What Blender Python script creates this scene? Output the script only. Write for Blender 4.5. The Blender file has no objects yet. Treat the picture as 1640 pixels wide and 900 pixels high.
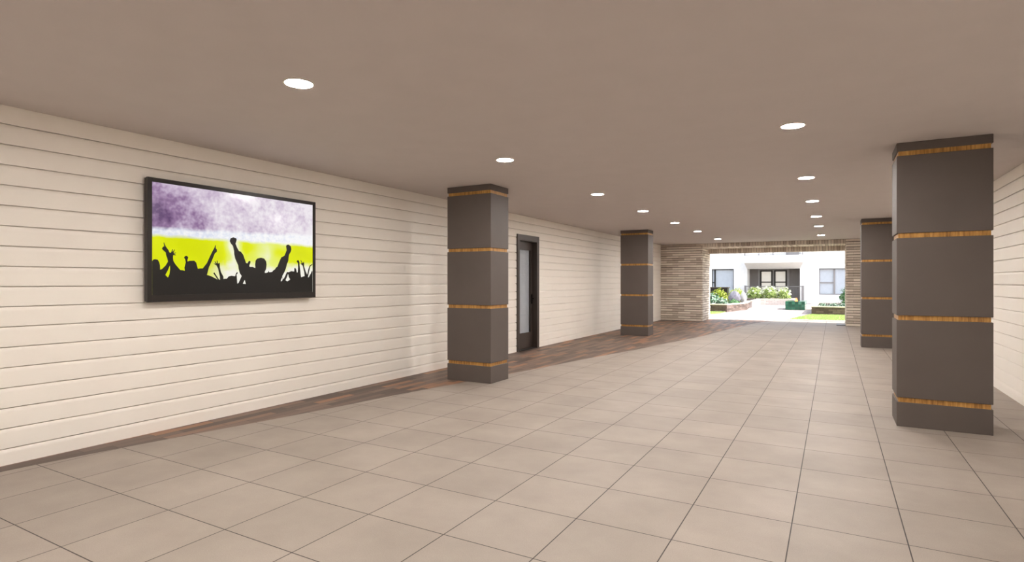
import bpy, bmesh, math, random
from mathutils import Vector, Matrix
random.seed(7)
S = bpy.context.scene
COL = S.collection
PI = math.pi

# ------------------------------------------------------------------ camera, sky, sun, exposure
cam_d = bpy.data.cameras.new('camera')
cam = bpy.data.objects.new('camera', cam_d); COL.objects.link(cam); S.camera = cam
cam.location = (0, 0, 1.53)
cam.rotation_euler = (PI/2, 0, 0.514328636)
cam_d.sensor_width = 36.0
cam_d.lens = 910.39/1640*36
cam_d.shift_y = 1.21/1640
cam_d.clip_end = 400

S.view_settings.view_transform = 'Standard'
S.view_settings.look = 'None'
S.view_settings.gamma = 1
S.view_settings.use_curve_mapping = False
S.view_settings.exposure = 0.0

W = bpy.data.worlds.new('World'); S.world = W; W.use_nodes = True
nt = W.node_tree; nt.nodes.clear()
sky = nt.nodes.new('ShaderNodeTexSky'); sky.sky_type = 'NISHITA'
sky.sun_disc = False; sky.sun_elevation = math.radians(48); sky.sun_rotation = math.radians(95)
sky.air_density = 1.0; sky.dust_density = 2.0
bg = nt.nodes.new('ShaderNodeBackground'); bg.inputs["Strength"].default_value = 0.6
wo = nt.nodes.new('ShaderNodeOutputWorld')
neu = nt.nodes.new('ShaderNodeHueSaturation'); neu.inputs['Saturation'].default_value = 0.45
nt.links.new(sky.outputs[0], neu.inputs['Color']); nt.links.new(neu.outputs[0], bg.inputs[0]); nt.links.new(bg.outputs[0], wo.inputs[0])

sun_d = bpy.data.lights.new('sun', 'SUN'); sun_d.energy = 9.0; sun_d.angle = math.radians(0.6)
sun_d.color = (1.0, 0.97, 0.92)
sun = bpy.data.objects.new('sun', sun_d); COL.objects.link(sun)
sun.rotation_euler = Vector((0.74, 0.10, 0.72)).to_track_quat('Z', 'Y').to_euler()
sun.location = (30, 20, 40)

LAMP = 480.0            # radiance of the recessed ceiling lamps
LAMP_COL = (1.0, 0.945, 0.90)

# ------------------------------------------------------------------ materials
def lin(r, g, b):
    f = lambda c: (c/255/12.92) if c/255 <= 0.04045 else ((c/255+0.055)/1.055)**2.4
    return (f(r), f(g), f(b), 1)

class Mat:
    """small node-tree writer"""
    def __init__(s, name):
        s.m = bpy.data.materials.new(name); s.m.use_nodes = True
        s.t = s.m.node_tree; s.t.nodes.clear()
        s.out = s.t.nodes.new('ShaderNodeOutputMaterial')
    def n(s, typ, ins=None, **kw):
        nd = s.t.nodes.new(typ)
        for k, v in kw.items(): setattr(nd, k, v)
        for k, v in (ins or {}).items():
            if isinstance(v, bpy.types.NodeSocket): s.t.links.new(v, nd.inputs[k])
            else: nd.inputs[k].default_value = v
        return nd
    def math(s, op, a, b=0.0, c=None, clamp=False):
        nd = s.n('ShaderNodeMath', {0: a, 1: b}, operation=op, use_clamp=clamp)
        if c is not None:
            if isinstance(c, bpy.types.NodeSocket): s.t.links.new(c, nd.inputs[2])
            else: nd.inputs[2].default_value = c
        return nd.outputs[0]
    def mix(s, f, a, b, blend='MIX'):
        nd = s.n('ShaderNodeMix', data_type='RGBA', blend_type=blend)
        for k, v in ((0, f), (6, a), (7, b)):
            if isinstance(v, bpy.types.NodeSocket): s.t.links.new(v, nd.inputs[k])
            else: nd.inputs[k].default_value = v
        return nd.outputs[2]
    def ramp(s, f, stops, interp='LINEAR'):
        nd = s.n('ShaderNodeValToRGB', {0: f}); cr = nd.color_ramp; cr.interpolation = interp
        while len(cr.elements) < len(stops): cr.elements.new(0.5)
        for e, (p, c) in zip(cr.elements, stops): e.position = p; e.color = c
        return nd.outputs[0]
    def pr(s, color, rough=0.6, normal=None, **kw):
        ins = {'Base Color': color, 'Roughness': rough}
        ins.update(kw)
        if normal is not None: ins['Normal'] = normal
        b = s.n('ShaderNodeBsdfPrincipled', ins)
        s.t.links.new(b.outputs[0], s.out.inputs[0]); return s.m
    def bump(s, h, strength=0.3, dist=0.01):
        return s.n('ShaderNodeBump', {'Height': h, 'Strength': strength, 'Distance': dist}).outputs[0]
    def obj(s): return s.n('ShaderNodeTexCoord').outputs['Object']
    def noise(s, vec, scale, detail=3, rough=0.5):
        return s.n('ShaderNodeTexNoise', {'Vector': vec, 'Scale': scale, 'Detail': detail, 'Roughness': rough}).outputs[0]
    def rnd(s): return s.n('ShaderNodeNewGeometry').outputs['Random Per Island']

def mottled(name, c1, c2, scale=8, rough=0.6, bump=0.0, bscale=60, **kw):
    m = Mat(name); v = m.obj(); f = m.noise(v, scale, 4)
    col = m.ramp(f, [(0.3, c1), (0.7, c2)])
    nm = m.bump(m.noise(v, bscale, 3), bump, 0.004) if bump else None
    return m.pr(col, rough, nm, **kw)
def plain(name, c, rough=0.5, **kw): return mottled(name, c, tuple(x*0.93 for x in c[:3])+(1,), 6, rough, **kw)

M = {}
M['ceiling'] = mottled('ceiling_paint', lin(204,195,191), lin(201,192,188), 3, 0.75, 0.05, 120)
M['siding'] = mottled('cream_siding', lin(251,246,237), lin(249,243,234), 2.5, 0.55, 0.06, 40)
M['column'] = mottled('brown_grey_panel', lin(96,87,82), lin(92,83,78), 3, 0.6, 0.04, 90)
M['black'] = plain('black_plastic', lin(36,31,29), 0.35)
M['door'] = plain('dark_bronze_paint', lin(66,56,51), 0.38)
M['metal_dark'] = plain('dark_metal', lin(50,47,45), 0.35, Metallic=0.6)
M['metal'] = plain('brushed_metal', lin(150,145,140), 0.3, Metallic=1.0)
M['trim'] = plain('white_ring', lin(225,215,205), 0.5)
M['stucco'] = mottled('white_stucco', lin(240,240,238), lin(232,232,230), 5, 0.8, 0.15, 60)
M['grey_trim'] = plain('grey_trim', lin(138,134,133), 0.5)
M['soil'] = mottled('soil', lin(60,44,32), lin(38,28,22), 20, 0.9, 0.5, 50)
M['cap'] = mottled('stone_cap', lin(222,212,196), lin(205,193,178), 9, 0.7, 0.1, 60)
M['blind'] = plain('pale_blind', lin(222,222,231), 0.7)
M['blind_glow'] = plain('cream_glow_blind', lin(240,230,222), 0.7, **{'Emission Color': lin(240,226,214), 'Emission Strength': 0.45})  # added glow brightens the patio door blinds as if the room were lit
M['concrete'] = mottled('pale_concrete', lin(205,200,192), lin(190,184,176), 6, 0.8, 0.1, 80)

def floor_tile():
    m = Mat('porcelain_tile'); v = m.obj()
    mp = m.n('ShaderNodeMapping', {'Vector': v, 'Location': (5.0975, -1.575+0.60872*20, 0)}).outputs[0]
    br = m.n('ShaderNodeTexBrick', {'Vector': mp, 'Color1': (0,0,0,1), 'Color2': (1,1,1,1), 'Mortar': (0.5,0.5,0.5,1),
             'Scale': 1.0, 'Mortar Size': 0.0036, 'Mortar Smooth': 0.1, 'Brick Width': 0.60872, 'Row Height': 0.60872},
             offset=0.0, squash=1.0)
    big = m.noise(v, 1.6, 5, 0.6); fine = m.noise(v, 160, 2, 0.7)
    a = m.ramp(big, [(0.25, lin(150,139,129)), (0.75, lin(170,159,148))])
    tint = m.ramp(br.outputs['Color'], [(0, (0.94,0.94,0.94,1)), (1, (1.03,1.03,1.03,1))])
    a = m.mix(1.0, a, tint, 'MULTIPLY')
    sp = m.ramp(fine, [(0.3, (0.86,0.86,0.86,1)), (0.7, (1.1,1.1,1.1,1))])
    a = m.mix(0.8, a, sp, 'MULTIPLY')
    c = m.mix(br.outputs['Fac'], a, lin(50,42,37))
    h = m.math('MULTIPLY_ADD', br.outputs['Fac'], -1.0, m.math('MULTIPLY', fine, 0.05))
    return m.pr(c, 0.55, m.bump(h, 0.5, 0.003))
M['tile'] = floor_tile()

def plank(name, stops, mortar, rough, w=0.62, h=0.115):
    m = Mat(name); v = m.obj()
    sx = m.n('ShaderNodeSeparateXYZ', {0: v}).outputs
    vec = m.n('ShaderNodeCombineXYZ', {0: sx[1], 1: sx[0], 2: 0.0}).outputs[0]
    mp = m.n('ShaderNodeMapping', {'Vector': vec, 'Location': (40, 40.01, 0)}).outputs[0]
    br = m.n('ShaderNodeTexBrick', {'Vector': mp, 'Color1': (0,0,0,1), 'Color2': (1,1,1,1), 'Mortar': (0.5,0.5,0.5,1),
             'Scale': 1.0, 'Mortar Size': 0.0022, 'Mortar Smooth': 0.2, 'Brick Width': w, 'Row Height': h},
             offset=0.37, offset_frequency=2, squash=1.0)
    st = m.n('ShaderNodeMapping', {'Vector': v, 'Scale': (22, 1.6, 1)}).outputs[0]
    g = m.noise(st, 1.5, 4, 0.6)
    f = m.math('ADD', m.math('MULTIPLY', br.outputs['Color'], 0.85), m.math('MULTIPLY', m.math('SUBTRACT', g, 0.5), 0.35), clamp=True)
    c = m.mix(br.outputs['Fac'], m.ramp(f, stops), mortar)
    return m.pr(c, rough, m.bump(m.math('MULTIPLY_ADD', br.outputs['Fac'], -1.0, m.math('MULTIPLY', g, 0.15)), 0.4, 0.003))
M['paver'] = plank('wood_look_paver', [(0.0, lin(90,76,68)), (0.35, lin(112,95,85)), (0.6, lin(128,107,95)), (0.75, lin(150,112,88)), (1.0, lin(172,126,96))], lin(52,42,36), 0.55)
M['court_paver'] = plank('courtyard_paver', [(0.0, lin(150,138,132)), (0.5, lin(168,156,152)), (1.0, lin(184,170,162))], lin(120,110,104), 0.7)

def wood_band():
    m = Mat('honey_wood'); v = m.obj()
    st = m.n('ShaderNodeMapping', {'Vector': v, 'Scale': (1, 1, 0.06)}).outputs[0]
    f = m.noise(st, 70, 4, 0.7)
    big = m.noise(v, 4, 2)
    f = m.math('ADD', f, m.math('MULTIPLY', m.math('SUBTRACT', big, 0.5), 0.4))
    return m.pr(m.ramp(f, [(0.3, lin(128,86,40)), (0.5, lin(184,134,66)), (0.7, lin(212,164,92))]), 0.4)
M['wood'] = wood_band()

def brick(name, stops, rough=0.85, b=0.6):
    m = Mat(name); v = m.obj(); f = m.rnd()
    g = m.noise(v, 14, 4, 0.65)
    ff = m.math('ADD', m.math('MULTIPLY', f, 0.7), m.math('MULTIPLY', g, 0.35), clamp=True)
    return m.pr(m.ramp(ff, stops), rough, m.bump(m.noise(v, 28, 5, 0.7), b, 0.02))
M['brick'] = brick('rough_tan_brick', [(0.1, lin(184,170,154)), (0.45, lin(214,201,186)), (0.8, lin(236,226,212))])
M['mortar'] = mottled('brick_mortar', lin(112,99,88), lin(92,81,72), 12, 0.95, 0.3, 60)
M['brown_brick'] = brick('brown_brick', [(0.1, lin(74,60,54)), (0.5, lin(98,82,74)), (0.9, lin(122,104,96))], b=0.3)
M['pale_brick'] = brick('pale_brick', [(0.1, lin(196,184,178)), (0.9, lin(216,206,200))], b=0.2)
M['dark_siding'] = plain('charcoal_siding', lin(122,116,112), 0.6)

def tile_green():
    m = Mat('green_glazed_tile'); v = m.obj(); f = m.rnd(); g = m.noise(v, 5, 3)
    return m.pr(m.ramp(m.math('ADD', m.math('MULTIPLY', f, 0.6), m.math('MULTIPLY', g, 0.4)), [(0.1, lin(24,72,54)), (0.6, lin(42,104,80)), (0.95, lin(96,150,124))]), 0.18)
M['green_tile'] = tile_green()

def leaf(name, stops, trans=0.25):
    m = Mat(name); c = m.ramp(m.rnd(), stops)
    d = m.n('ShaderNodeBsdfPrincipled', {'Base Color': c, 'Roughness': 0.55})
    t = m.n('ShaderNodeBsdfTranslucent', {'Color': c})
    x = m.n('ShaderNodeMixShader', {0: trans, 1: d.outputs[0], 2: t.outputs[0]})
    m.t.links.new(x.outputs[0], m.out.inputs[0]); return m.m
M['leaf_green'] = leaf('green_leaf', [(0, lin(48,92,48)), (0.6, lin(92,140,84)), (1, lin(150,184,130))])
M['leaf_mint'] = leaf('variegated_leaf', [(0, lin(24,60,38)), (0.4, lin(66,112,74)), (0.7, lin(160,192,164)), (1, lin(236,242,232))])
M['leaf_lime'] = leaf('lime_leaf', [(0, lin(110,132,26)), (0.6, lin(168,184,52)), (1, lin(206,212,96))])
M['leaf_pale'] = leaf('pale_green_leaf', [(0, lin(88,120,52)), (0.5, lin(158,178,96)), (1, lin(196,206,130))])
M['railing'] = plain('grey_railing_paint', lin(120,118,118), 0.5)
M['petal'] = leaf('cream_petal', [(0, lin(214,224,190)), (1, lin(244,244,232))])
M['lavender'] = leaf('silver_lavender_blade', [(0, lin(140,138,150)), (0.5, lin(196,193,206)), (1, lin(232,230,236))])
M['white_blade'] = leaf('white_plume', [(0, lin(214,212,216)), (1, lin(240,240,240))])
M['grass'] = leaf('lawn_blade', [(0, lin(150,172,96)), (1, lin(184,202,128))])
M['grass_base'] = mottled('lawn_ground', lin(150,172,100), lin(172,192,122), 30, 0.9)
M['stem'] = plain('woody_stem', lin(84,66,50), 0.8)

def glass():
    m = Mat('clear_glass')
    t = m.n('ShaderNodeBsdfTransparent', {'Color': (0.92,0.94,0.94,1)})
    g = m.n('ShaderNodeBsdfGlossy', {'Color': (1,1,1,1), 'Roughness': 0.02})
    fc = m.n('ShaderNodeLayerWeight', {'Blend': 0.5}).outputs['Facing']
    fr = m.math('MULTIPLY_ADD', m.math('POWER', fc, 4.0), 0.35, 0.03)
    x = m.n('ShaderNodeMixShader', {0: fr, 1: t.outputs[0], 2: g.outputs[0]})
    m.t.links.new(x.outputs[0], m.out.inputs[0]); return m.m
M['glass'] = glass()
def emit(name, c, s):
    m = Mat(name); e = m.n('ShaderNodeEmission', {'Color': c, 'Strength': s})
    m.t.links.new(e.outputs[0], m.out.inputs[0]); return m.m
M['lamp'] = emit('lit_diffuser', LAMP_COL+(1,), LAMP)
M['flame'] = emit('gas_flame', lin(255,150,90), 4.0)
M['indicator'] = plain('satin_handle', lin(30,27,25), 0.25, Metallic=0.7)

def screen():
    m = Mat('lit_screen_picture'); gen = m.n('ShaderNodeTexCoord').outputs['Generated']
    s = m.n('ShaderNodeSeparateXYZ', {0: gen}).outputs; u, v = s[1], s[2]
    p = m.n('ShaderNodeCombineXYZ', {0: m.math('MULTIPLY', u, 1.78), 1: v, 2: 0.0}).outputs[0]
    n1 = m.noise(p, 5.5, 3, 0.6); n2 = m.noise(p, 22, 3, 0.6); n3 = m.noise(p, 3.0, 2, 0.5)
    # blurred crowd in the stand: darker purple at the lower left, pale lilac to the right
    side = m.math('SUBTRACT', 1.0, m.math('MULTIPLY', u, 2.6), clamp=True)
    low = m.math('SUBTRACT', 1.0, m.math('MULTIPLY', m.math('ABSOLUTE', m.math('SUBTRACT', v, 0.74)), 2.8), clamp=True)
    dk = m.math('MULTIPLY', side, low)
    f = m.math('ADD', m.math('MULTIPLY', n1, 0.95), m.math('MULTIPLY', n2, 0.32))
    f = m.math('ADD', m.math('MULTIPLY_ADD', dk, -0.62, f), m.math('MULTIPLY', u, 0.16))
    stand = m.ramp(f, [(0.05, lin(96,66,110)), (0.3, lin(150,120,158)), (0.5, lin(194,174,200)), (0.7, lin(222,210,224)), (0.88, lin(240,234,240))])
    # pale barrier band
    band = m.ramp(m.math('ADD', n2, m.math('MULTIPLY', u, 0.3)), [(0.3, lin(206,214,236)), (0.75, lin(250,250,252))])
    top = m.math('ADD', 0.612, m.math('MULTIPLY_ADD', m.math('SUBTRACT', n1, 0.5), 0.04, m.math('MULTIPLY', u, 0.055)))
    k1 = m.math('MULTIPLY', m.math('SUBTRACT', top, v), 28.0, clamp=True)
    c = m.mix(k1, stand, band)
    # pitch: saturated at the left and the far right, washed out in the middle
    wash = m.math('SUBTRACT', 1.0, m.math('MULTIPLY', m.math('ABSOLUTE', m.math('SUBTRACT', u, 0.66)), 3.2), clamp=True)
    mid = m.math('SUBTRACT', 1.0, m.math('MULTIPLY', m.math('ABSOLUTE', m.math('SUBTRACT', u, 0.445)), 14), clamp=True)
    w = m.math('ADD', m.math('MULTIPLY', wash, 0.62), m.math('ADD', m.math('MULTIPLY', mid, 0.7), m.math('MULTIPLY_ADD', n3, 1.5, -0.62)), clamp=True)
    field = m.ramp(w, [(0.0, lin(218,226,6)), (0.4, lin(228,236,20)), (0.75, lin(232,242,130)), (1.0, lin(244,246,210))])
    lowmix = m.math('MULTIPLY', m.math('SUBTRACT', m.math('MULTIPLY_ADD', n1, 0.24, 0.20), v), 12.0, clamp=True)
    field = m.mix(m.math('MULTIPLY', lowmix, m.math('MULTIPLY', m.math('SUBTRACT', u, 0.28), 8.0, clamp=True)), field, lin(246,244,232))
    fe = m.math('ADD', 0.545, m.math('MULTIPLY', m.math('SUBTRACT', n1, 0.5), 0.05))
    k2 = m.math('MULTIPLY', m.math('SUBTRACT', fe, v), 30.0, clamp=True)
    c = m.mix(k2, c, field)
    e = m.n('ShaderNodeEmission', {'Color': c, 'Strength': 1.0})
    g = m.n('ShaderNodeBsdfGlossy', {'Color': (1,1,1,1), 'Roughness': 0.15})
    x = m.n('ShaderNodeMixShader', {0: 0.03, 1: e.outputs[0], 2: g.outputs[0]})
    m.t.links.new(x.outputs[0], m.out.inputs[0]); return m.m
M['screen'] = screen()
M['silhouette'] = plain('screen_black', lin(10,8,6), 0.4)

# ------------------------------------------------------------------ mesh helpers
def box(bm, x0, x1, y0, y1, z0, z1, mtx=None):
    vs = [Vector(p) for p in ((x0,y0,z0),(x1,y0,z0),(x1,y1,z0),(x0,y1,z0),(x0,y0,z1),(x1,y0,z1),(x1,y1,z1),(x0,y1,z1))]
    if mtx is not None: vs = [mtx @ v for v in vs]
    v = [bm.verts.new(p) for p in vs]
    for f in ((0,3,2,1),(4,5,6,7),(0,1,5,4),(1,2,6,5),(2,3,7,6),(3,0,4,7)): bm.faces.new([v[i] for i in f])
def prism(bm, pts, z0, z1):
    a = [bm.verts.new((x,y,z0)) for x,y in pts]; b = [bm.verts.new((x,y,z1)) for x,y in pts]; n = len(pts)
    bm.faces.new(a[::-1]); bm.faces.new(b)
    for i in range(n): bm.faces.new((a[i], a[(i+1)%n], b[(i+1)%n], b[i]))
def cyl(bm, c, r, h, n=24, axis='Z', r2=None):
    r2 = r if r2 is None else r2; rings = []
    for k, rr in ((0, r), (1, r2)):
        ring = []
        for i in range(n):
            a = 2*PI*i/n; p = (rr*math.cos(a), rr*math.sin(a), h*k)
            if axis == 'X': p = (p[2], p[0], p[1])
            if axis == 'Y': p = (p[0], p[2], p[1])
            ring.append(bm.verts.new(Vector(c)+Vector(p)))
        rings.append(ring)
    bm.faces.new(rings[0][::-1]); bm.faces.new(rings[1])
    for i in range(n): bm.faces.new((rings[0][i], rings[0][(i+1)%n], rings[1][(i+1)%n], rings[1][i]))
def ring(bm, z0, z1, r0, r1, n=40):
    for i in range(n):
        a, b = 2*PI*i/n, 2*PI*(i+1)/n
        P = lambda r, t, z: bm.verts.new((r*math.cos(t), r*math.sin(t), z))
        q = [P(r0,a,z0),P(r1,a,z0),P(r1,a,z1),P(r0,a,z1)]; w = [P(r0,b,z0),P(r1,b,z0),P(r1,b,z1),P(r0,b,z1)]
        for j in range(4): bm.faces.new((q[j], q[(j+1)%4], w[(j+1)%4], w[j]))
def obj(name, bm, mat, parent=None, bevel=0, smooth=False, clean=True):
    if clean: bmesh.ops.recalc_face_normals(bm, faces=bm.faces[:])
    me = bpy.data.meshes.new(name); bm.to_mesh(me); bm.free(); me.materials.append(mat)
    if smooth:
        for p in me.polygons: p.use_smooth = True
    o = bpy.data.objects.new(name, me); COL.objects.link(o)
    if parent: o.parent = parent
    if bevel:
        b = o.modifiers.new('bevel', 'BEVEL'); b.width = bevel; b.segments = 2; b.limit_method = 'ANGLE'
    return o
def B(): return bmesh.new()
def tag(o, label, cat, group=None, kind=None):
    o['label'] = label; o['category'] = cat
    if group: o['group'] = group
    if kind: o['kind'] = kind
    return o
def thing(name, label, cat, loc=(0,0,0), rotz=0, group=None):
    o = bpy.data.objects.new(name, None); COL.objects.link(o); o.empty_display_size = 0.2
    o.location = loc; o.rotation_euler = (0,0,rotz)
    return tag(o, label, cat, group)
def struct(name, bm, mat, label=None, cat=None, **kw):
    o = obj(name, bm, mat, **kw); o['kind'] = 'structure'
    if label: o['label'] = label
    if cat: o['category'] = cat
    return o
def dup(root, loc, label, group=None):
    r = root.copy(); COL.objects.link(r); r.location = loc; r['label'] = label
    if group: r['group'] = group
    for ch in list(root.children):
        c = ch.copy(); COL.objects.link(c); c.parent = r
        for g in list(ch.children):
            d = g.copy(); COL.objects.link(d); d.parent = c
    return r

# ------------------------------------------------------------------ the setting: passage shell
XL, XR, YB, YE, CZ = -6.0, 2.04, -9.0, 22.7, 3.0
PITCH, Z0L = 0.1693, 0.14

EDGE = [(-5.99,-9.2),(-5.97,-6.0),(-5.94,-3.0),(-5.90,-0.8),(-5.86,0.7),(-5.80,2.2),(-5.34,4.66),(-5.15,5.87),(-4.93,7.0),(-4.60,8.65),(-4.22,10.84),(-3.84,12.7),(-3.70,13.7),(-3.30,15.97),(-3.10,17.6),(-2.80,20.6),(-2.45,22.9),(-1.95,24.6),(-1.62,25.2)]
def smooth_curve(pts, n=6):
    out = []
    for i in range(len(pts)-1):
        p0 = Vector(pts[max(i-1,0)]); p1 = Vector(pts[i]); p2 = Vector(pts[i+1]); p3 = Vector(pts[min(i+2,len(pts)-1)])
        for k in range(n):
            t = k/n
            out.append(tuple(0.5*((2*p1)+(-p0+p2)*t+(2*p0-5*p1+4*p2-p3)*t*t+(-p0+3*p1-3*p2+p3)*t**3)))
    out.append(pts[-1]); return out
edge = smooth_curve(EDGE)
def strip(bm, left, right, z0, z1):
    """closed slab between two polylines of equal length"""
    L = [[bm.verts.new((x,y,z)) for x,y in left] for z in (z0,z1)]
    R = [[bm.verts.new((x,y,z)) for x,y in right] for z in (z0,z1)]
    n = len(left)
    for i in range(n-1):
        bm.faces.new((L[1][i],R[1][i],R[1][i+1],L[1][i+1])); bm.faces.new((L[0][i],L[0][i+1],R[0][i+1],R[0][i]))
        bm.faces.new((L[0][i],L[1][i],L[1][i+1],L[0][i+1])); bm.faces.new((R[0][i],R[0][i+1],R[1][i+1],R[1][i]))
    for i in (0,n-1): bm.faces.new((L[0][i],R[0][i],R[1][i],L[1][i]))
bm = B(); strip(bm, edge, [(XR+0.1 if y <= 24.3 else 3.6, y) for x,y in edge], -0.1, 0.0)
struct('floor', bm, M['tile'], 'large square beige floor tiles of the passage', 'floor')
bm = B()
ins = [(x,y) for x,y in edge if y <= 24.3]
strip(bm, [(XL-0.2,y) for x,y in ins], ins, -0.1, 0.0)
struct('floor', bm, M['paver'], 'brown wood-look plank paving curving along the left wall', 'floor')

bm = B(); box(bm, XL-0.3, XR+0.3, YB-0.2, 24.3, CZ, CZ+0.3)
struct('ceiling', bm, M['ceiling'], 'flat taupe ceiling of the passage', 'ceiling')

def siding(bm, x, y0, y1, sgn, zlo=0.0, zhi=CZ, t=0.013, pitch=PITCH, z0=Z0L, depth=0.18):
    """lap boards on a wall plane x; sgn=+1 faces +X"""
    prof = []
    k = math.floor((zlo-z0)/pitch)
    z = z0+k*pitch
    while z < zhi-1e-6:
        a, b = max(z, zlo), min(z+pitch, zhi)
        if b-a > 1e-4:
            top = z+pitch
            def fr(zz):
                u = (top-zz)/0.045
                cove = t*(1-u)**2 if 0 <= u < 1 else 0.0
                return x - sgn*(cove+0.002)
            last = b < top-1e-6 or b >= zhi-0.01
            lv = [a]+[q_ for q_ in (top-0.045,top-0.039,top-0.032,top-0.024,top-0.017,top-0.012,top-0.009) if a+1e-4 < q_ < b-1e-4]
            prof += [(fr(q_), q_) for q_ in lv]
            if last: prof += [(fr(b), b)]
            else: prof += [(x-sgn*(t+0.022), top-0.0085), (x-sgn*(t+0.022), top)]
        z += pitch
    back = x - sgn*depth
    A = [bm.verts.new((px,y0,pz)) for px,pz in prof]; Bv = [bm.verts.new((px,y1,pz)) for px,pz in prof]
    for i in range(len(prof)-1): bm.faces.new((A[i],A[i+1],Bv[i+1],Bv[i]))
    c = [bm.verts.new((back,yy,zz)) for yy in (y0,y1) for zz in (zlo,zhi)]
    bm.faces.new((c[0],c[1],c[3],c[2]))
    bm.faces.new(A+[c[1],c[0]]); bm.faces.new(Bv+[c[3],c[2]])
    bm.faces.new((A[0],Bv[0],c[2],c[0])); bm.faces.new((A[-1],Bv[-1],c[3],c[1]))
DY0, DY1, DZ = 10.90, 11.80, 2.50
bm = B()
siding(bm, XL, YB, DY0, 1); siding(bm, XL, DY1, YE+0.02, 1); siding(bm, XL, DY0, DY1, 1, zlo=DZ)
struct('wall_left', bm, M['siding'], 'long cream lap-siding wall on the left with the television and door', 'wall')
bm = B(); siding(bm, XR, YB, YE+0.02, -1)
struct('wall_right', bm, M['siding'], 'cream lap-siding wall behind the right columns', 'wall')
bm = B(); box(bm, XL-0.2, XR+0.2, YB-0.2, YB, 0, CZ)  # unseen end wall, added to keep bluish skylight out of the passage
struct('wall_back_blocker', bm, M['siding'], 'added cream wall behind the viewpoint, shutting out skylight', 'wall')

# brick portal at the far end: bricks of uneven depth over a mortar core
PLx, PRx, YO, ZF, ZI = -4.39, 0.375, 24.3, 2.85, 2.665
def course_bricks(bm, fn, length, height, z0=0.0, bl=0.46, ch=0.092, gap=0.008, jit=0.016):
    n = int(height/ch+0.5); ch = height/n
    for r in range(n):
        off = (0.5 if r % 2 else 0.0)*bl; s = -off
        while s < length-0.01:
            a, b = max(s, 0)+0.001, min(s+bl-0.003, length)
            if b-a > 0.03: fn(bm, a, b, z0+r*ch+0.008+random.uniform(0,0.006), z0+(r+1)*ch-0.008, random.uniform(0.002, jit))
            s += bl
bm = B()
d = 0.02
for (x0,x1) in ((XL, PLx-d), (PRx+d, XR)): box(bm, x0, x1, YE+d, YO-d, 0, CZ)
box(bm, PLx-d, PRx+d, YE+d, YO-0.30, ZF+d, CZ); box(bm, PLx-d, PRx+d, YO-0.30, YO-d, ZI+d, CZ)
core = bm
bm = B()
front = lambda x0: (lambda m,a,b,z0,z1,j: box(m, x0+a, x0+b, YE+0.012-j, YE+0.06, z0, z1))
course_bricks(bm, front(XL), PLx-XL, CZ); course_bricks(bm, front(PRx), XR-PRx, CZ)
course_bricks(bm, lambda m,a,b,z0,z1,j: box(m, PLx-0.06, PLx-0.012+j, YE+a, YE+b, z0, z1), YO-YE, CZ)
course_bricks(bm, lambda m,a,b,z0,z1,j: box(m, PRx+0.012-j, PRx+0.06, YE+a, YE+b, z0, z1), YO-YE, CZ)
x = PLx+0.004; 
while x < PRx-0.03:          # soldier course over the opening and the deeper one behind it
    x1 = min(x+0.083, PRx-0.004)
    box(bm, x, x1, YE+0.012-random.uniform(0.002,0.014), YE+0.1, ZF, CZ-0.004)
    box(bm, x, x1, YE+0.1, YO-0.31, ZF, ZF+0.05)
    box(bm, x, x1, YO-0.30-random.uniform(0.002,0.014), YO-0.01, ZI, ZF+0.06)
    x += 0.094
w = struct('wall_end', bm, M['brick'], 'rough tan brick wall with the wide opening to the courtyard', 'wall')
cr = obj('mortar_core', core, M['mortar'], w)
bm = B(); box(bm, -9, 6, 23.0, YO, CZ+0.3, 7.0); box(bm, -9, XL-0.0, 22.9, YO, 0, CZ+0.3); box(bm, XR, 6, 22.9, YO, 0, CZ+0.3)
struct('wall_outer', bm, M['brick'], 'outer brick face of the building above the opening', 'wall')

# ------------------------------------------------------------------ door in the left wall
root = thing('door_1', 'dark bronze door with a tall narrow glass panel in the siding wall', 'door', (XL, 11.35, 0)); root['kind'] = 'structure'
bm = B()
h0, h1 = DY0-11.35, DY1-11.35
box(bm, -0.17, 0.028, h0-0.075, h0+0.02, 0, DZ+0.075); box(bm, -0.17, 0.028, h1-0.05, h1+0.065, 0, DZ+0.075)
box(bm, -0.17, 0.028, h0+0.02, h1-0.05, DZ-0.06, DZ+0.075)
obj('door_frame', bm, M['door'], root, bevel=0.004)
bm = B()
L0, L1, LX = h0+0.02, h1-0.05, -0.10
g0, g1, gz0, gz1 = 11.08-11.35, 11.67-11.35, 0.355, 2.265
for b_ in ((L0,g0,0.01,DZ-0.06),(g1,L1,0.01,DZ-0.06),(g0,g1,0.01,gz0),(g0,g1,gz1,DZ-0.06)):
    box(bm, LX-0.045, LX, b_[0], b_[1], b_[2], b_[3])
for b_ in ((g0,g0+0.018,gz0,gz1),(g1-0.018,g1,gz0,gz1),(g0,g1,gz0,gz0+0.018),(g0,g1,gz1-0.018,gz1)):
    box(bm, LX-0.002, LX+0.006, b_[0], b_[1], b_[2], b_[3])
leafo = obj('door_leaf', bm, M['door'], root)
bm = B(); box(bm, LX-0.028, LX-0.022, g0, g1, gz0, gz1); obj('glass_pane', bm, M['glass'], leafo)
bm = B()
z = gz0+0.006
while z < gz1-0.01:
    box(bm, LX-0.042, LX-0.036, g0+0.012, g1-0.012, z, z+0.019); z += 0.0245
box(bm, LX-0.046, LX-0.044, g0, g1, gz0, gz1)
obj('blind', bm, M['blind'], leafo)
bm = B()
box(bm, LX, LX+0.012, 0.345, 0.385, 1.02, 1.24)
cyl(bm, (LX+0.008, 0.36, 1.14), 0.011, 0.05, 12, 'X'); box(bm, LX+0.045, LX+0.062, 0.25, 0.372, 1.130, 1.150)
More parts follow.
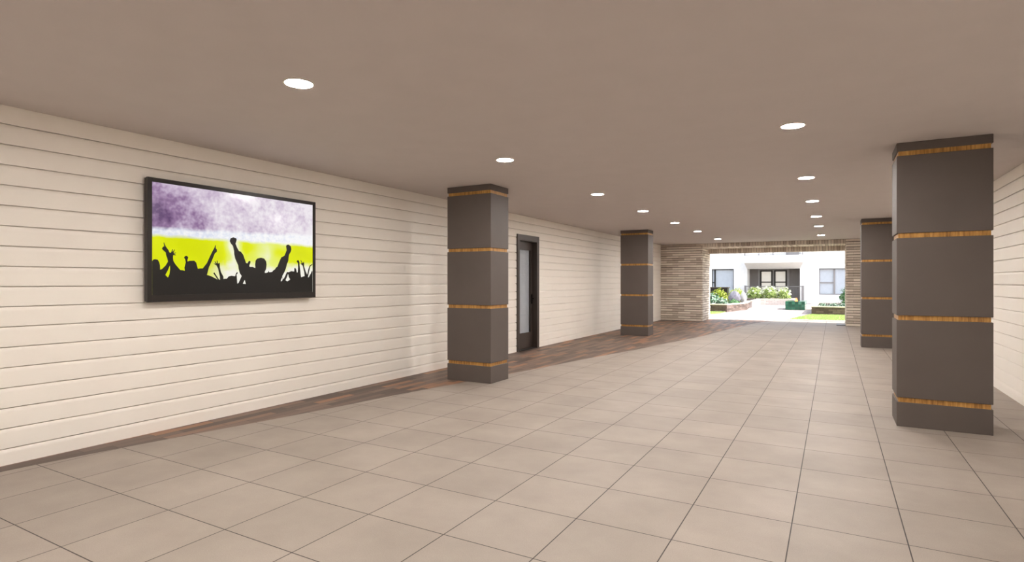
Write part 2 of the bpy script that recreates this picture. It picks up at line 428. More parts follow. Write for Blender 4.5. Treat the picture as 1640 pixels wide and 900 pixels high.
obj('door_handle', bm, M['indicator'], root, bevel=0.003)
bm = B(); box(bm, -0.17, 0.02, L0-0.05, L1+0.05, 0.0, 0.012); obj('threshold', bm, M['metal_dark'], root)

# ------------------------------------------------------------------ square columns
BANDS = [(0.256,0.306),(1.124,1.174),(1.993,2.043),(2.862,2.911)]
CW, CD = 0.80, 0.53
def column(label):
    r = thing('square_column', label, 'column', (0,0,0), 0, 'square columns of the passage')
    zs = [0.0]+[z for b in BANDS for z in b]+[CZ]
    for i in range(0, len(zs), 2):
        bm = B(); box(bm, -CW/2, CW/2, -CD/2, CD/2, zs[i], zs[i+1]); obj('panel', bm, M['column'], r, bevel=0.005)
    for a, b in BANDS:
        bm = B(); box(bm, -CW/2+0.016, CW/2-0.016, -CD/2+0.016, CD/2-0.016, a, b)
        o = obj('wood_band', bm, M['wood'], r); o['label'] = 'recessed honey-coloured wood band'
    return r
c0 = column('largest dark square column at right, nearest the viewer'); c0.location = (0.986, 7.262+CD/2, 0)
dup(c0, (0.972, 15.60+CD/2, 0), 'dark square column partly hidden behind the largest right column')
dup(c0, (-4.862, 7.252+CD/2, 0), 'dark square column between the television and the door on the left')
dup(c0, (-4.925, 15.77+CD/2, 0), 'dark square column on the wood-look paving beyond the door')

# ------------------------------------------------------------------ television
T0 = Vector((XL+0.001, 4.167, 1.327))
tv = thing('television', 'wall-mounted black television showing a cheering crowd', 'television', T0)
fy0, fy1, fz1 = 3.120-4.167, 5.215-4.167, 2.571-1.327
sy0, sy1, sz0, sz1 = 3.1646-4.167, 5.1692-4.167, 1.3977-1.327, 2.5274-1.327
bm = B()
XF = 0.099
box(bm, 0.030, XF-0.012, fy0+0.004, fy1-0.004, 0.004, fz1-0.004)
for (a,b,c,d_) in ((fy0,sy0,0,fz1),(sy1,fy1,0,fz1),(sy0,sy1,0,sz0),(sy0,sy1,sz1,fz1)):
    box(bm, XF-0.030, XF, a, b, c, d_)
fr = obj('frame', bm, M['black'], tv, bevel=0.003)
bm = B(); box(bm, XF-0.014, XF-0.006, sy0, sy1, sz0, sz1); scr = obj('screen', bm, M['screen'], tv)
bm = B(); box(bm, 0.0, 0.035, -0.35, 0.35, 0.35, 0.85); obj('wall_bracket', bm, M['metal_dark'], tv)
CROWD = [(0.001, 0.002), (0.001, 0.2983), (0.0053, 0.3122), (0.0144, 0.3174), (0.0273, 0.3135), (0.0347, 0.2901), (0.0384, 0.2631), (0.0391, 0.2257), (0.0477, 0.2294), (0.0665, 0.2644), (0.0779, 0.2993), (0.0741, 0.3301), (0.0684, 0.3572), (0.0665, 0.3811), (0.0534, 0.4005), (0.0477, 0.4137), (0.0534, 0.4313), (0.059, 0.4352), (0.056, 0.4692), (0.059, 0.4695), (0.0665, 0.436), (0.0817, 0.3995), (0.0829, 0.3893), (0.0875, 0.3793), (0.094, 0.3832), (0.099, 0.4148), (0.1017, 0.413), (0.101, 0.3873), (0.1106, 0.4124), (0.1126, 0.4091), (0.1056, 0.3807), (0.1184, 0.3838), (0.1196, 0.3797), (0.1068, 0.3718), (0.1184, 0.3629), (0.1173, 0.3586), (0.104, 0.3597), (0.1029, 0.3354), (0.1048, 0.3077), (0.1165, 0.2736), (0.14, 0.2255), (0.1559, 0.2225), (0.1639, 0.2192), (0.1619, 0.2474), (0.1688, 0.2972), (0.1659, 0.3253), (0.1599, 0.3391), (0.1639, 0.3535), (0.174, 0.3577), (0.1821, 0.3476), (0.1809, 0.3334), (0.178, 0.3225), (0.178, 0.3048), (0.1882, 0.3125), (0.2148, 0.3154), (0.2252, 0.2966), (0.2343, 0.2394), (0.2461, 0.2434), (0.2609, 0.2439), (0.2843, 0.296), (0.306, 0.3781), (0.3169, 0.4158), (0.3257, 0.4424), (0.3323, 0.4727), (0.3358, 0.473), (0.3345, 0.4432), (0.342, 0.429), (0.3402, 0.4066), (0.3301, 0.3947), (0.3213, 0.357), (0.3103, 0.3121), (0.2951, 0.2525), (0.2865, 0.1936), (0.2843, 0.1826), (0.306, 0.172), (0.3367, 0.1465), (0.3456, 0.1369), (0.3376, 0.1576), (0.3213, 0.1981), (0.3257, 0.2093), (0.3323, 0.1946), (0.3522, 0.1429), (0.359, 0.1354), (0.359, 0.1653), (0.3478, 0.2471), (0.3389, 0.2765), (0.3235, 0.2906), (0.3226, 0.2942), (0.3345, 0.2911), (0.327, 0.313), (0.3301, 0.3168), (0.3402, 0.2951), (0.3411, 0.3249), (0.3447, 0.3229), (0.3478, 0.2918), (0.3545, 0.3033), (0.3576, 0.3012), (0.359, 0.255), (0.3657, 0.2103), (0.3792, 0.1693), (0.3806, 0.1431), (0.3861, 0.1469), (0.3998, 0.147), (0.4113, 0.1698), (0.4275, 0.1777), (0.4509, 0.1727), (0.4547, 0.1973), (0.4627, 0.2167), (0.4675, 0.2091), (0.4651, 0.1975), (0.4594, 0.1897), (0.4613, 0.1667), (0.4642, 0.0991), (0.4722, 0.1052), (0.4914, 0.1748), (0.4794, 0.2055), (0.4722, 0.2516), (0.4699, 0.2823), (0.4509, 0.3504), (0.4448, 0.3959), (0.4438, 0.4264), (0.4368, 0.4754), (0.4252, 0.4971), (0.4173, 0.5229), (0.4228, 0.5501), (0.4392, 0.562), (0.458, 0.5543), (0.4604, 0.5392), (0.4566, 0.5157), (0.4533, 0.5), (0.4627, 0.4626), (0.4746, 0.4275), (0.4866, 0.4223), (0.5011, 0.3924), (0.5132, 0.3388), (0.5181, 0.3118), (0.5279, 0.3044), (0.5378, 0.3324), (0.5477, 0.329), (0.5477, 0.3133), (0.5402, 0.2854), (0.5427, 0.2698), (0.5626, 0.2706), (0.5802, 0.2595), (0.5787, 0.2951), (0.5817, 0.3388), (0.5929, 0.3594), (0.6185, 0.369), (0.6392, 0.3623), (0.6522, 0.3348), (0.6559, 0.2987), (0.6522, 0.25), (0.6444, 0.2256), (0.6433, 0.211), (0.6549, 0.2097), (0.6651, 0.218), (0.6704, 0.2344), (0.6741, 0.2183), (0.6944, 0.2229), (0.7051, 0.2436), (0.7132, 0.248), (0.7214, 0.2688), (0.7322, 0.2816), (0.7432, 0.3275), (0.7597, 0.3824), (0.782, 0.4005), (0.7904, 0.4304), (0.7989, 0.4646), (0.7943, 0.5061), (0.7989, 0.5216), (0.813, 0.5264), (0.8301, 0.5095), (0.8342, 0.4761), (0.8301, 0.4504), (0.817, 0.4156), (0.813, 0.3817), (0.8113, 0.3479), (0.8017, 0.3138), (0.7932, 0.2632), (0.782, 0.2211), (0.768, 0.1833), (0.7664, 0.1708), (0.7764, 0.1459), (0.7876, 0.1794), (0.8017, 0.2258), (0.813, 0.2219), (0.833, 0.2351), (0.8561, 0.2315), (0.8561, 0.2655), (0.8619, 0.2742), (0.8707, 0.2575), (0.8765, 0.2192), (0.8824, 0.2237), (0.8853, 0.2751), (0.8841, 0.3264), (0.8736, 0.343), (0.8794, 0.3578), (0.8912, 0.3568), (0.896, 0.3356), (0.8971, 0.3013), (0.9031, 0.2414), (0.906, 0.1898), (0.909, 0.1684), (0.936, 0.1817), (0.933, 0.225), (0.921, 0.2981), (0.906, 0.3189), (0.906, 0.3275), (0.915, 0.3237), (0.9031, 0.3575), (0.9078, 0.3595), (0.921, 0.3283), (0.93, 0.346), (0.933, 0.3202), (0.9318, 0.2942), (0.9451, 0.234), (0.9572, 0.1995), (0.9664, 0.2607), (0.9756, 0.3004), (0.9972, 0.3233), (0.999, 0.3147), (0.9817, 0.2919), (0.9725, 0.2347), (0.9633, 0.1734), (0.9664, 0.1647), (0.9879, 0.2176), (0.9941, 0.2441), (0.999, 0.2355), (0.999, 0.002)]
HOLES = [[(0.0875, 0.2653), (0.0772, 0.2201), (0.0647, 0.1785), (0.0779, 0.1547), (0.0848, 0.1824), (0.0886, 0.2308)], [(0.5108, 0.1362), (0.4987, 0.0973), (0.5181, 0.0933)], [(0.7664, 0.1666), (0.757, 0.1375), (0.757, 0.1192), (0.7664, 0.1292), (0.7708, 0.15)], [(0.809, 0.205), (0.8017, 0.1712), (0.7904, 0.1334), (0.8045, 0.1209), (0.8244, 0.142), (0.8147, 0.1714)]]
cu = bpy.data.curves.new('crowd_silhouette', 'CURVE'); cu.dimensions = '2D'; cu.fill_mode = 'BOTH'
for pts in [CROWD]+HOLES:
    sp = cu.splines.new('POLY'); sp.points.add(len(pts)-1)
    for k, (u, v) in enumerate([(u, 0.0 if v < 0.01 else v) for u, v in pts]): sp.points[k].co = (sy0+u*(sy1-sy0), sz0+v*(sz1-sz0), 0, 1)
    sp.use_cyclic_u = True
tmp = bpy.data.objects.new('tmp_curve', cu)
me = bpy.data.meshes.new_from_object(tmp); me.name = 'crowd_silhouette'
bpy.data.objects.remove(tmp)
for v_ in me.vertices: v_.co = Vector((XF-0.0055, v_.co.x, v_.co.y))
me.materials.clear(); me.materials.append(M['silhouette'])
so = bpy.data.objects.new('crowd_silhouette', me); COL.objects.link(so); so.parent = scr
so['label'] = 'black crowd with raised arms in the picture'

# ------------------------------------------------------------------ recessed ceiling lights
def downlight(label, loc):
    r = thing('ceiling_light', label, 'ceiling light', loc, 0, 'recessed round ceiling lights')
    bm = B(); ring(bm, -0.006, 0.0, 0.098, 0.112); obj('trim_ring', bm, M['trim'], r)
    bm = B(); cyl(bm, (0,0,-0.0045), 0.098, 0.004, 32); obj('lens', bm, M['lamp'], r)
    return r
LYS = [2.887, 5.924, 9.016, 11.633, 14.37, 17.096, 20.419]
RYS = [5.96, 9.036, 11.709, 14.483, 17.04, 20.386]
Lname = ['lit round ceiling light nearest the viewer, above and right of the television', 'lit round ceiling light just before the near left column',
         'lit round ceiling light over the floor beside the door, left row', 'fourth ceiling light of the left row, counted from the viewer',
         'fifth ceiling light of the left row, counted from the viewer', 'second to last ceiling light of the left row, before the brick wall',
         'last ceiling light of the left row, next to the brick opening']
Rname = ['nearest visible ceiling light of the right row, left of the largest column', 'second ceiling light of the right row, counted from the viewer',
         'third ceiling light of the right row, counted from the viewer', 'fourth ceiling light of the right row, counted from the viewer',
         'second to last ceiling light of the right row, before the brick lintel', 'last ceiling light of the right row, next to the brick lintel']
d0 = downlight(Lname[0], (-3.444, LYS[0], CZ))
for y, l in zip(LYS[1:], Lname[1:]): dup(d0, (-3.444, y, CZ), l)
for y, l in zip(RYS, Rname): dup(d0, (-0.331, y, CZ), l)
for x, y, l in ((-0.331, 2.887, 'ceiling light of the right row above the viewpoint'), (-3.444, -0.1, 'ceiling light of the left row beside the viewpoint'),
                (-0.331, -0.1, 'ceiling light of the right row just over the viewpoint'), (-3.444, -3.1, 'ceiling light of the left row behind the viewpoint'),
                (-0.331, -3.1, 'ceiling light of the right row behind the viewpoint'), (-3.444, -6.1, 'rearmost ceiling light of the left row'),
                (-0.331, -6.1, 'rearmost ceiling light of the right row')):
    dup(d0, (x, y, CZ), l)

# ------------------------------------------------------------------ courtyard ground
YF = 45.0
bm = B()
box(bm, -30, 30, 24.3, 60, -0.30, -0.102)
struct('ground', bm, M['court_paver'], 'ground under the courtyard', 'ground')
bm = B()
rt = [(x,y) for x,y in edge if y >= 24.25]
pts = [(-14, 24.3), (-14, YF), (14, YF), (14, 31.0), (-0.8, 31.0), (-0.93, 29.9), (-1.57, 25.75), (-1.62, 25.2)]+rt[::-1][1:-1]+[(rt[0][0], 24.3)]
prism(bm, pts[::-1], -0.1, 0.0)
struct('courtyard_path', bm, M['court_paver'], 'sunlit pale plank-paved courtyard path beyond the opening', 'path')
bm = B(); box(bm, -1.60, 14, 25.2, 25.68, -0.1, 0.012)
struct('kerb_strip', bm, M['concrete'], 'pale concrete strip between the tiles and the right lawn', 'kerb')

def lawn(poly, label, n, z=0.01):
    bm = B(); prism(bm, poly, -0.1, z)
    struct('lawn_base', bm, M['grass_base'], 'ground under the '+label, 'lawn')
    xs = [p[0] for p in poly]; ys = [p[1] for p in poly]
    def inside(x, y):
        c = False
        for i in range(len(poly)):
            (x1,y1),(x2,y2) = poly[i], poly[i-1]
            if (y1 > y) != (y2 > y) and x < (x2-x1)*(y-y1)/(y2-y1)+x1: c = not c
        return c
    bm = B(); k = 0
    while k < n:
        x, y = random.uniform(min(xs), max(xs)), random.uniform(min(ys), max(ys))
        if not inside(x, y): continue
        k += 1; a = random.uniform(0, 2*PI); h = random.uniform(0.02, 0.045); w = 0.012
        dx, dy = math.cos(a)*w, math.sin(a)*w
        bm.faces.new([bm.verts.new(p) for p in ((x-dx,y-dy,z),(x+dx,y+dy,z),(x+random.uniform(-.02,.02),y+random.uniform(-.02,.02),z+h))])
    tag(obj('lawn_grass', bm, M['grass'], clean=False), label, 'grass', kind='stuff')
lawn([(-1.55,25.70),(3.2,25.70),(3.2,29.9),(-0.93,29.9)], 'short bright lawn grass in front of the right planter', 14000)
lawn([(-8.0,28.05),(-4.95,28.05),(-4.75,28.8),(-4.70,30.2),(-8.0,30.2)], 'small patch of lawn grass under the left planter', 7000)

bm = B(); box(bm, 0.10, 0.372, 22.80, 23.95, 0.0, 0.02)  # thin dark slab lying on the floor beside the right pier
g = thing('dark_floor_slab', 'small thin dark grey slab at the foot of the right brick pier', 'mat', (0,0,0))
obj('slab_body', bm, M['metal_dark'], g)
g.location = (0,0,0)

# ------------------------------------------------------------------ planters
def wall_face(bm, p, q, h, th=0.10, ch=0.085, bl=0.34):
    """a run of bricks from p to q (xy), courses up to h, outside on the right of p->q"""
    p, q = Vector(p), Vector(q); L = (q-p).length; a = math.atan2(q.y-p.y, q.x-p.x)
    mt = Matrix.Translation((p.x,p.y,0)) @ Matrix.Rotation(a, 4, 'Z')
    n = round(h/ch); ch = h/n
    for r in range(n):
        s = -(r % 2)*bl/2
        while s < L-0.01:
            x0, x1 = max(s,0)+0.003, min(s+bl-0.008, L)
            if x1-x0 > 0.02: box(bm, x0, x1, -random.uniform(0,0.004), th, r*ch+0.003, (r+1)*ch-0.004, mt)
            s += bl
def planter(label, poly, h, mat, soil_z=None, group=None, caph=0.05, over=0.03, capw=0.24):
    cx = sum(p[0] for p in poly)/len(poly); cy = sum(p[1] for p in poly)/len(poly)
    P = [(x-cx, y-cy) for x,y in poly]; n = len(P)
    r = thing('planter', label, 'planter', (cx, cy, 0), 0, group)
    bm = B()
    for i in range(n): wall_face(bm, P[i], P[(i+1)%n], h-caph)
    obj('brick_wall', bm, mat, r)
    def inset(dist):
        out = []
        for i in range(n):
            a, b, c = Vector(P[i-1]), Vector(P[i]), Vector(P[(i+1)%n])
            d1, d2 = (b-a).normalized(), (c-b).normalized()
            n1, n2 = Vector((-d1.y, d1.x)), Vector((-d2.y, d2.x))
            k = (n1+n2); k = k/(1+n1.dot(n2)) if (1+n1.dot(n2)) > 1e-3 else n1
            out.append(tuple(b+k*dist))
        return out
    o_, i_ = inset(-over), inset(capw-over)
    bm = B()
    for z in (0,):
        a = [[bm.verts.new((x,y,zz)) for x,y in ring_] for ring_ in (o_, i_) for zz in (h-caph, h)]
        for i in range(n):
            j = (i+1)%n
            bm.faces.new((a[1][i],a[1][j],a[3][j],a[3][i])); bm.faces.new((a[0][i],a[2][i],a[2][j],a[0][j]))
            bm.faces.new((a[0][i],a[0][j],a[1][j],a[1][i])); bm.faces.new((a[2][i],a[3][i],a[3][j],a[2][j]))
    obj('cap', bm, M['cap'], r)
    bm = B(); prism(bm, inset(0.05), 0.02, h-0.055); obj('soil', bm, M['soil'], r)
    return r
PH = 0.40
planter('left planter of dark brown brick with an angled corner, full of shrubs', [(-10,30.24),(-4.67,30.28),(-4.10,33.25),(-4.28,36.0),(-10,36.0)], PH, M['brown_brick'])
planter('pale raised planter along the far side, below the dark recessed patio', [(-5.2,36.12),(-4.16,36.12),(-4.20,41.0),(-2.25,41.0),(-2.25,43.2),(-10,43.2),(-10,38.6),(-5.2,38.6)], PH, M['pale_brick'])
planter('right planter of dark brick behind the bright lawn', [(-0.88,29.95),(4.0,29.95),(4.0,35.5),(-0.88,35.5)], PH, M['brown_brick'])

# ------------------------------------------------------------------ plants
def leafy(bm, c, rx, ry, rz, n, size, fold=0.35, shell=0.55, lump=0.0, seed=0):
    rnd_ = random.Random(seed)
    lumps = [(rnd_.uniform(0,2*PI), rnd_.uniform(0,PI/2), rnd_.uniform(0.8,1.15)) for _ in range(7)]
    for _ in range(n):
        th_ = rnd_.uniform(0, 2*PI); zz = rnd_.uniform(-0.25, 1.0); ph = math.acos(max(-1,min(1,zz)))
        d_ = Vector((math.sin(ph)*math.cos(th_), math.sin(ph)*math.sin(th_), math.cos(ph)))
        rr = rnd_.uniform(shell, 1.0)
        if lump: rr *= 1+lump*math.sin(5*th_+seed)*math.sin(4*ph+seed*2)
        p = Vector(c)+Vector((d_.x*rx*rr, d_.y*ry*rr, d_.z*rz*rr))
        nrm = (d_+Vector((rnd_.gauss(0,.5), rnd_.gauss(0,.5), rnd_.gauss(0.3,.4)))).normalized()
        t = nrm.orthogonal().normalized(); t = Matrix.Rotation(rnd_.uniform(0,2*PI), 3, nrm) @ t; b = nrm.cross(t)
        s = size*rnd_.uniform(0.6,1.25)
        v0 = bm.verts.new(p-t*s); v1 = bm.verts.new(p+b*s*0.5-nrm*s*fold*0.4); v2 = bm.verts.new(p+t*s); v3 = bm.verts.new(p-b*s*0.5-nrm*s*fold*0.4)
        bm.faces.new((v0,v1,v2)); bm.faces.new((v0,v2,v3))
def stems(bm, h, r, n, seed, spread):
    rnd_ = random.Random(seed)
    for i in range(n):
        a = rnd_.uniform(0,2*PI); e = Vector((math.cos(a)*spread, math.sin(a)*spread, h)); s = Vector((math.cos(a)*0.04, math.sin(a)*0.04, 0))
        q = [];
        for k, (p, rr) in enumerate(((s, r), (e, r*0.5))):
            q.append([bm.verts.new(p+Vector((math.cos(t)*rr, math.sin(t)*rr, 0))) for t in (0, 2.09, 4.19)])
        for k in range(3): bm.faces.new((q[0][k], q[0][(k+1)%3], q[1][(k+1)%3], q[1][k]))
SEED = [0]
bm = B(); leafy(bm, (0,0,0), 0.075, 0.075, 0.09, 26, 0.03, seed=3, shell=0.6)
HEAD = bpy.data.meshes.new('flower_head'); bm.to_mesh(HEAD); bm.free(); HEAD.materials.append(M['petal'])
def shrub(name, label, cat, loc, rx, ry, rz, n, size, mat, flowers=None, group=None, stem=True, z=0.34, lump=0.12):
    SEED[0] += 1; s = SEED[0]
    r = thing(name, label, cat, (loc[0], loc[1], z), 0, group)
    bm = B(); leafy(bm, (0,0,rz*0.28), rx, ry, rz*0.80, n, size, lump=lump, seed=s); obj('foliage', bm, M[mat], r, clean=False)
    if flowers:
        rr = random.Random(s+99)
        for _ in range(flowers):
            a = rr.uniform(0,2*PI); e = rr.uniform(0.15,0.95); q = math.sqrt(1-e*e)
            o = bpy.data.objects.new('flower_head', HEAD); COL.objects.link(o); o.parent = r
            o.location = (math.cos(a)*q*rx*0.98, math.sin(a)*q*ry*0.98, rz*0.28+e*rz*0.82)
            o.rotation_euler = (0, 0, rr.uniform(0, 6)); o.scale = (rr.uniform(0.8,1.25),)*3
    if stem:
        bm = B(); stems(bm, rz*0.7, 0.012, 7, s, rx*0.5); obj('stem', bm, M['stem'], r, clean=False)
    return r
def mound(label, loc, r_, h, n, mat, z=0.34, name='ornamental_grass'):
    SEED[0] += 1; rr = random.Random(SEED[0])
    r = thing(name, label, 'plant', (loc[0], loc[1], z), 0)
    bm = B()
    for _ in range(n):
        a = rr.uniform(0,2*PI); e = rr.uniform(0,1)**0.6
        tip = Vector((math.cos(a)*r_*e, math.sin(a)*r_*e, h*math.sqrt(max(0.05,1-e*e*0.85))*rr.uniform(0.85,1.05)))
        base = Vector((math.cos(a)*r_*e*0.45, math.sin(a)*r_*e*0.45, 0)); w = Vector((-math.sin(a), math.cos(a), 0))*0.012
        if rr.random() < 0.5: w = Vector((0.012, 0, 0))
        mid = (base+tip)*0.5+Vector((math.cos(a)*r_*0.12, math.sin(a)*r_*0.12, h*0.08))
        v = [bm.verts.new(p) for p in (base-w, base+w, mid+w, mid-w, tip)]
        bm.faces.new((v[0],v[1],v[2],v[3])); bm.faces.new((v[3],v[2],v[4]))
    obj('blades', bm, M[mat], r, clean=False)
    return r
# left planter
shrub('hosta', 'white and green large-leaved plant at the near left of the left planter', 'plant', (-5.48,31.0), 0.40,0.40,0.58, 380, 0.085, 'leaf_mint', stem=False)
shrub('hosta', 'large-leaved white and green plant beside the corner of the left planter', 'plant', (-4.98,30.95), 0.26,0.30,0.36, 220, 0.07, 'leaf_mint', stem=False)
shrub('hosta', 'large-leaved plant half hidden behind the left brick pier', 'plant', (-6.35,31.05), 0.42,0.42,0.6, 300, 0.10, 'leaf_mint', stem=False)
shrub('low_shrub', 'dark green low plant along the angled edge of the left planter', 'plant', (-4.62,32.2), 0.30,0.55,0.24, 300, 0.05, 'leaf_green', stem=False)
shrub('lime_shrub', 'yellow-green shrub in the left planter, left one behind the large leaves', 'shrub', (-5.72,34.3), 0.50,0.42,0.76, 900, 0.05, 'leaf_lime')
shrub('lime_shrub', 'yellow-green shrub in the left planter, beside the silvery grass', 'shrub', (-5.05,35.25), 0.38,0.36,0.68, 800, 0.05, 'leaf_lime')
mound('silvery lavender rounded grass in the left planter', (-4.80,33.8), 0.36, 0.70, 2600, 'lavender')
mound('white rounded grass at the right end of the left planter', (-4.52,35.2), 0.20, 0.62, 1600, 'white_blade')
# far planter
fl = shrub('flowering_shrub', 'pale green shrub with cream flowers, left one of the far planter', 'shrub', (-4.68,42.0), 0.53,0.5,0.76, 1300, 0.06, 'leaf_pale', flowers=26, group='flowering shrubs of the far planter')
shrub('flowering_shrub', 'yellow-green shrub with cream flowers, middle one of the far planter', 'shrub', (-3.74,42.0), 0.50,0.5,0.80, 1000, 0.055, 'leaf_pale', flowers=30, group='flowering shrubs of the far planter')
shrub('flowering_shrub', 'yellow-green shrub with cream flowers, right one near the fire pit', 'shrub', (-2.87,42.0), 0.44,0.45,0.74, 900, 0.055, 'leaf_pale', flowers=26, group='flowering shrubs of the far planter')
shrub('lime_shrub', 'small lime shrub behind the silvery grass in the far planter', 'shrub', (-5.75,41.9), 0.42,0.42,0.72, 600, 0.05, 'leaf_lime')
# right planter
shrub('green_bush', 'round green bush in the right planter by the right brick pier', 'bush', (0.78,33.4), 0.52,0.5,0.95, 1100, 0.07, 'leaf_green')
for k, x in enumerate((-0.45, 0.02, 0.45, 0.95, 1.5)):
    shrub('groundcover_plant', ['low speckled plant at the left end of the right planter', 'low speckled plant second from the left in the right planter',
          'low speckled plant in front of the green bush', 'low speckled plant hidden beside the green bush', 'low speckled plant behind the right brick pier'][k],
          'plant', (x, 31.2+0.2*(k%2)), 0.24,0.3,0.16, 130, 0.04, 'leaf_mint', stem=False, group='low plants of the right planter')

# ------------------------------------------------------------------ fire pit
fp = thing('fire_pit', 'green tiled gas fire pit burning in the courtyard', 'fire pit', (-1.80, 35.45, 0))
FW, FD, FH = 0.47, 1.15, 0.46
bm = B()
def tiles_side(L, mt):
    nx, nz = max(1, round(L/0.155)), 3
    for i in range(nx):
        for k in range(nz):
            a = L/nx
            box(bm, i*a+0.003, (i+1)*a-0.003, -0.006, 0.02, 0.01+k*(FH-0.02)/nz+0.003, 0.01+(k+1)*(FH-0.02)/nz-0.003, mt)
for (p, ang, L) in (((-FW,-FD),0,2*FW),((FW,-FD),PI/2,2*FD),((FW,FD),PI,2*FW),((-FW,FD),-PI/2,2*FD)):
    tiles_side(L, Matrix.Translation((p[0],p[1],0)) @ Matrix.Rotation(ang,4,'Z'))
for i in range(6):
    for j in range(14):
        x0, y0 = -FW+i*2*FW/6, -FD+j*2*FD/14
        if i in (2,3) and 3 <= j <= 10: continue
        box(bm, x0+0.003, x0+2*FW/6-0.003, y0+0.003, y0+2*FD/14-0.003, FH-0.02, FH)
obj('tiled_body', bm, M['green_tile'], fp)
bm = B(); box(bm, -FW+0.01, FW-0.01, -FD+0.01, FD-0.01, 0, FH-0.025); obj('base_core', bm, M['mortar'], fp)
bm = B(); box(bm, -0.14, 0.14, -0.62, 0.62, FH-0.03, FH-0.015); obj('burner', bm, M['metal_dark'], fp)
bm = B(); rr = random.Random(5)
for i in range(9):
    y = -0.5+i*0.125; h = rr.uniform(0.10,0.20); x = rr.uniform(-0.05,0.05); n = 8; prev = None
    for k, (rad, zz) in enumerate(((0.015,0),(0.04,0.25),(0.032,0.55),(0.012,0.85),(0.001,1.0))):
        ringv = [bm.verts.new((x+math.cos(2*PI*t/n)*rad+0.02*math.sin(zz*5+i), y+math.sin(2*PI*t/n)*rad, FH-0.015+zz*h)) for t in range(n)]
        if prev:
            for t in range(n): bm.faces.new((prev[t],prev[(t+1)%n],ringv[(t+1)%n],ringv[t]))
        prev = ringv
obj('flame', bm, M['flame'], fp, smooth=True)

# ------------------------------------------------------------------ outdoor counter at the left
ct = thing('outdoor_counter', 'dark outdoor counter behind the yellow-green shrubs at left', 'counter', (-6.66, 37.1, 0))
bm = B(); box(bm, -1.1, 1.02, -0.30, 0.30, 0, 1.13); obj('cabinet', bm, M['metal_dark'], ct)
bm = B(); box(bm, -1.15, 1.08, -0.36, 0.36, 1.13, 1.20); obj('countertop', bm, M['door'], ct, bevel=0.005)

# ------------------------------------------------------------------ building across the courtyard
bd = thing('apartment_building', 'white apartment building with a recessed dark patio across the courtyard', 'building', (0, YF, 0))
OX0, OX1, OZ, DEP = -5.52, -2.05, 2.48, 1.5
WX = [(-8.02,-6.455,0.64,2.48), (-0.86,1.0,0.64,2.45)]
def wall_with_holes(bm, x0, x1, z0, z1, holes, y0, y1):
    xs = sorted({x0,x1}|{h[0] for h in holes}|{h[1] for h in holes}); zs = sorted({z0,z1}|{h[2] for h in holes}|{h[3] for h in holes})
    for i in range(len(xs)-1):
        for k in range(len(zs)-1):
            mx, mz = (xs[i]+xs[i+1])/2, (zs[k]+zs[k+1])/2
            if not any(h[0]<mx<h[1] and h[2]<mz<h[3] for h in holes): box(bm, xs[i], xs[i+1], y0, y1, zs[k], zs[k+1])
bm = B()
UP = (-4.6, -2.0, 3.42, 5.8)
wall_with_holes(bm, -18, 12, 0, 9.5, [(OX0,OX1,-0.1,OZ), UP]+WX, 0, 0.25)
box(bm, OX0-0.2, OX0, 0.25, DEP, 0, OZ+0.2); box(bm, OX1, OX1+0.2, 0.25, DEP, 0, OZ+0.2)
box(bm, OX0-0.2, OX1+0.2, 0.25, DEP+0.2, OZ, OZ+0.3)
obj('wall', bm, M['stucco'], bd)
# dark siding at the back of the recess
DX = [(-4.79,-3.93),(-3.83,-2.97)]
for (a,b) in ((OX0,-4.95),(-2.80,OX1)):
    bm = B(); z = 0.12
    while z < OZ:
        z2 = min(z+0.19, OZ)
        v = [bm.verts.new(p) for p in ((a,DEP-0.045,z),(b,DEP-0.045,z),(b,DEP-0.005,z2),(a,DEP-0.005,z2),(a,DEP+0.02,z),(b,DEP+0.02,z),(b,DEP+0.02,z2),(a,DEP+0.02,z2))]
        for f in ((0,1,2,3),(5,4,7,6),(4,5,1,0),(3,2,6,7),(1,5,6,2),(4,0,3,7)): bm.faces.new([v[i] for i in f])
        z = z2
    obj('siding', bm, M['dark_siding'], bd)
bm = B(); wall_with_holes(bm, -4.95, -2.80, 0.1, OZ, [(a,b,0.12,2.39) for a,b in DX], DEP-0.06, DEP+0.05)
obj('door_surround', bm, M['grey_trim'], bd)
bm = B(); box(bm, OX0, OX1, 0.0, DEP, 0, 0.12); obj('patio_floor', bm, M['concrete'], bd)
for a, b in DX:
    bm = B(); wall_with_holes(bm, a, b, 0.12, 2.39, [(a+0.10,b-0.10,1.54,2.29),(a+0.10,b-0.10,0.9,1.46),(a+0.10,b-0.10,0.35,0.82)], DEP-0.09, DEP-0.02)
    dd = obj('patio_door', bm, M['metal_dark'], bd)
    bm = B(); box(bm, a+0.06, b-0.06, DEP-0.03, DEP-0.02, 0.3, 2.34); obj('blind', bm, M['blind_glow'], dd)
    bm = B(); box(bm, a+0.06, b-0.06, DEP-0.055, DEP-0.050, 0.3, 2.34); obj('glass_pane', bm, M['glass'], dd)
    bm = B(); box(bm, b-0.075, b-0.045, DEP-0.14, DEP-0.09, 1.0, 1.2); obj('door_handle', bm, M['metal'], dd)
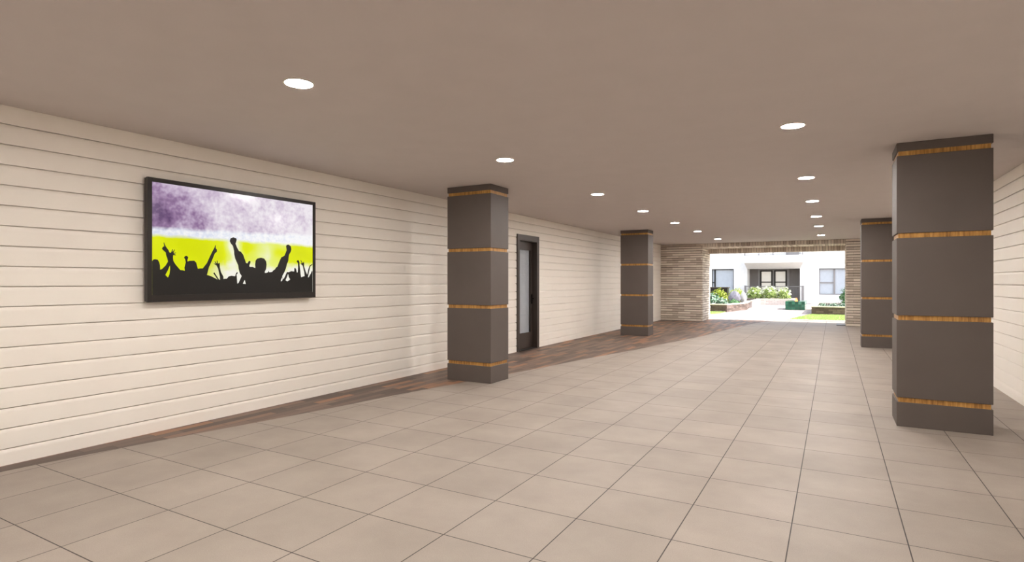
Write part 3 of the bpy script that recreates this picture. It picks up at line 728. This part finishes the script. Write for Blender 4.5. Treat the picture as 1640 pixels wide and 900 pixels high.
for i, (a,b,z0,z1) in enumerate(WX):
    mid = -7.80 if i == 0 else 0.07
    bm = B(); f = 0.05
    wall_with_holes(bm, a, b, z0, z1, [(a+f,mid-0.05,1.50,z1-f),(a+f,mid-0.05,z0+f,1.43),(mid+0.05,b-f,z0+f,z1-f)], 0.08, 0.16)
    wn = obj('window', bm, M['metal_dark' if i == 0 else 'grey_trim'], bd)
    bm = B(); box(bm, a+0.03, b-0.03, 0.14, 0.15, z0+0.03, z1-0.03); obj('blind', bm, M['blind'], wn)
    bm = B(); box(bm, a+0.03, b-0.03, 0.12, 0.125, z0+0.03, z1-0.03); obj('glass_pane', bm, M['glass'], wn)
    bm = B(); box(bm, a-0.03, b+0.03, -0.05, 0.10, z0-0.08, z0); obj('window_sill', bm, M['stucco'], wn)
    bm = B(); box(bm, a, b, 0.0, 0.10, z1-0.05, z1); obj('window_head', bm, M['metal_dark'], wn)
# upper dark balcony door, only its foot shows under the lintel
bm = B(); box(bm, -4.6, -2.0, 0.15, 0.20, 3.42, 5.8); obj('upper_wall_panel', bm, M['stucco'], bd)
bm = B(); box(bm, -2.95, -2.12, 0.02, 0.14, 3.42, 5.2); o = obj('upper_door', bm, M['grey_trim'], bd)
# balcony with sloping underside
BY = -1.45
bm = B()
X0, X1 = -5.54, -1.77
q = [(X0,0.0,2.49),(OX1+0.02,0.0,2.49),(X1,BY,2.87),(X0,BY,2.87),(X0,0.0,3.38),(X1,0.0,3.38),(X1,BY,3.38),(X0,BY,3.38),(X1,0.0,2.87)]
v = [bm.verts.new(p) for p in q]
for f in ((0,3,2,1),(3,7,6,2),(7,4,5,6),(0,4,7,3),(1,2,8),(2,6,5,8),(0,1,8,5,4)): bm.faces.new([v[i] for i in f])
obj('balcony', bm, M['stucco'], bd)
def railing(x0, x1, y, z0, h, posts, pw=0.05, bot=0.05, step=0.11):
    bm = B()
    box(bm, x0, x1, y-0.02, y+0.02, z0+h-0.04, z0+h); box(bm, x0, x1, y-0.012, y+0.012, z0+bot, z0+bot+0.025)
    x = x0+step/2
    while x < x1: box(bm, x-0.006, x+0.006, y-0.006, y+0.006, z0+bot, z0+h-0.04); x += step
    rl = obj('railing', bm, M['railing'], bd)
    for px in posts:
        bm = B(); box(bm, px-pw/2, px+pw/2, y-pw/2, y+pw/2, z0-0.0, z0+h+0.01); box(bm, px-pw/2-0.01, px+pw/2+0.01, y-pw/2-0.01, y+pw/2+0.01, z0+h+0.01, z0+h+0.03)
        obj('post', bm, M['railing'] if pw < 0.1 else M['grey_trim'], rl)
railing(X0+0.03, X1-0.05, BY+0.05, 3.38, 1.05, [X0+0.03+i*(X1-X0-0.08)/4 for i in range(5)])
railing(-5.60, -1.85, -0.35, 0.0, 1.22, [-5.60, -1.85], pw=0.13, bot=0.10, step=0.10)
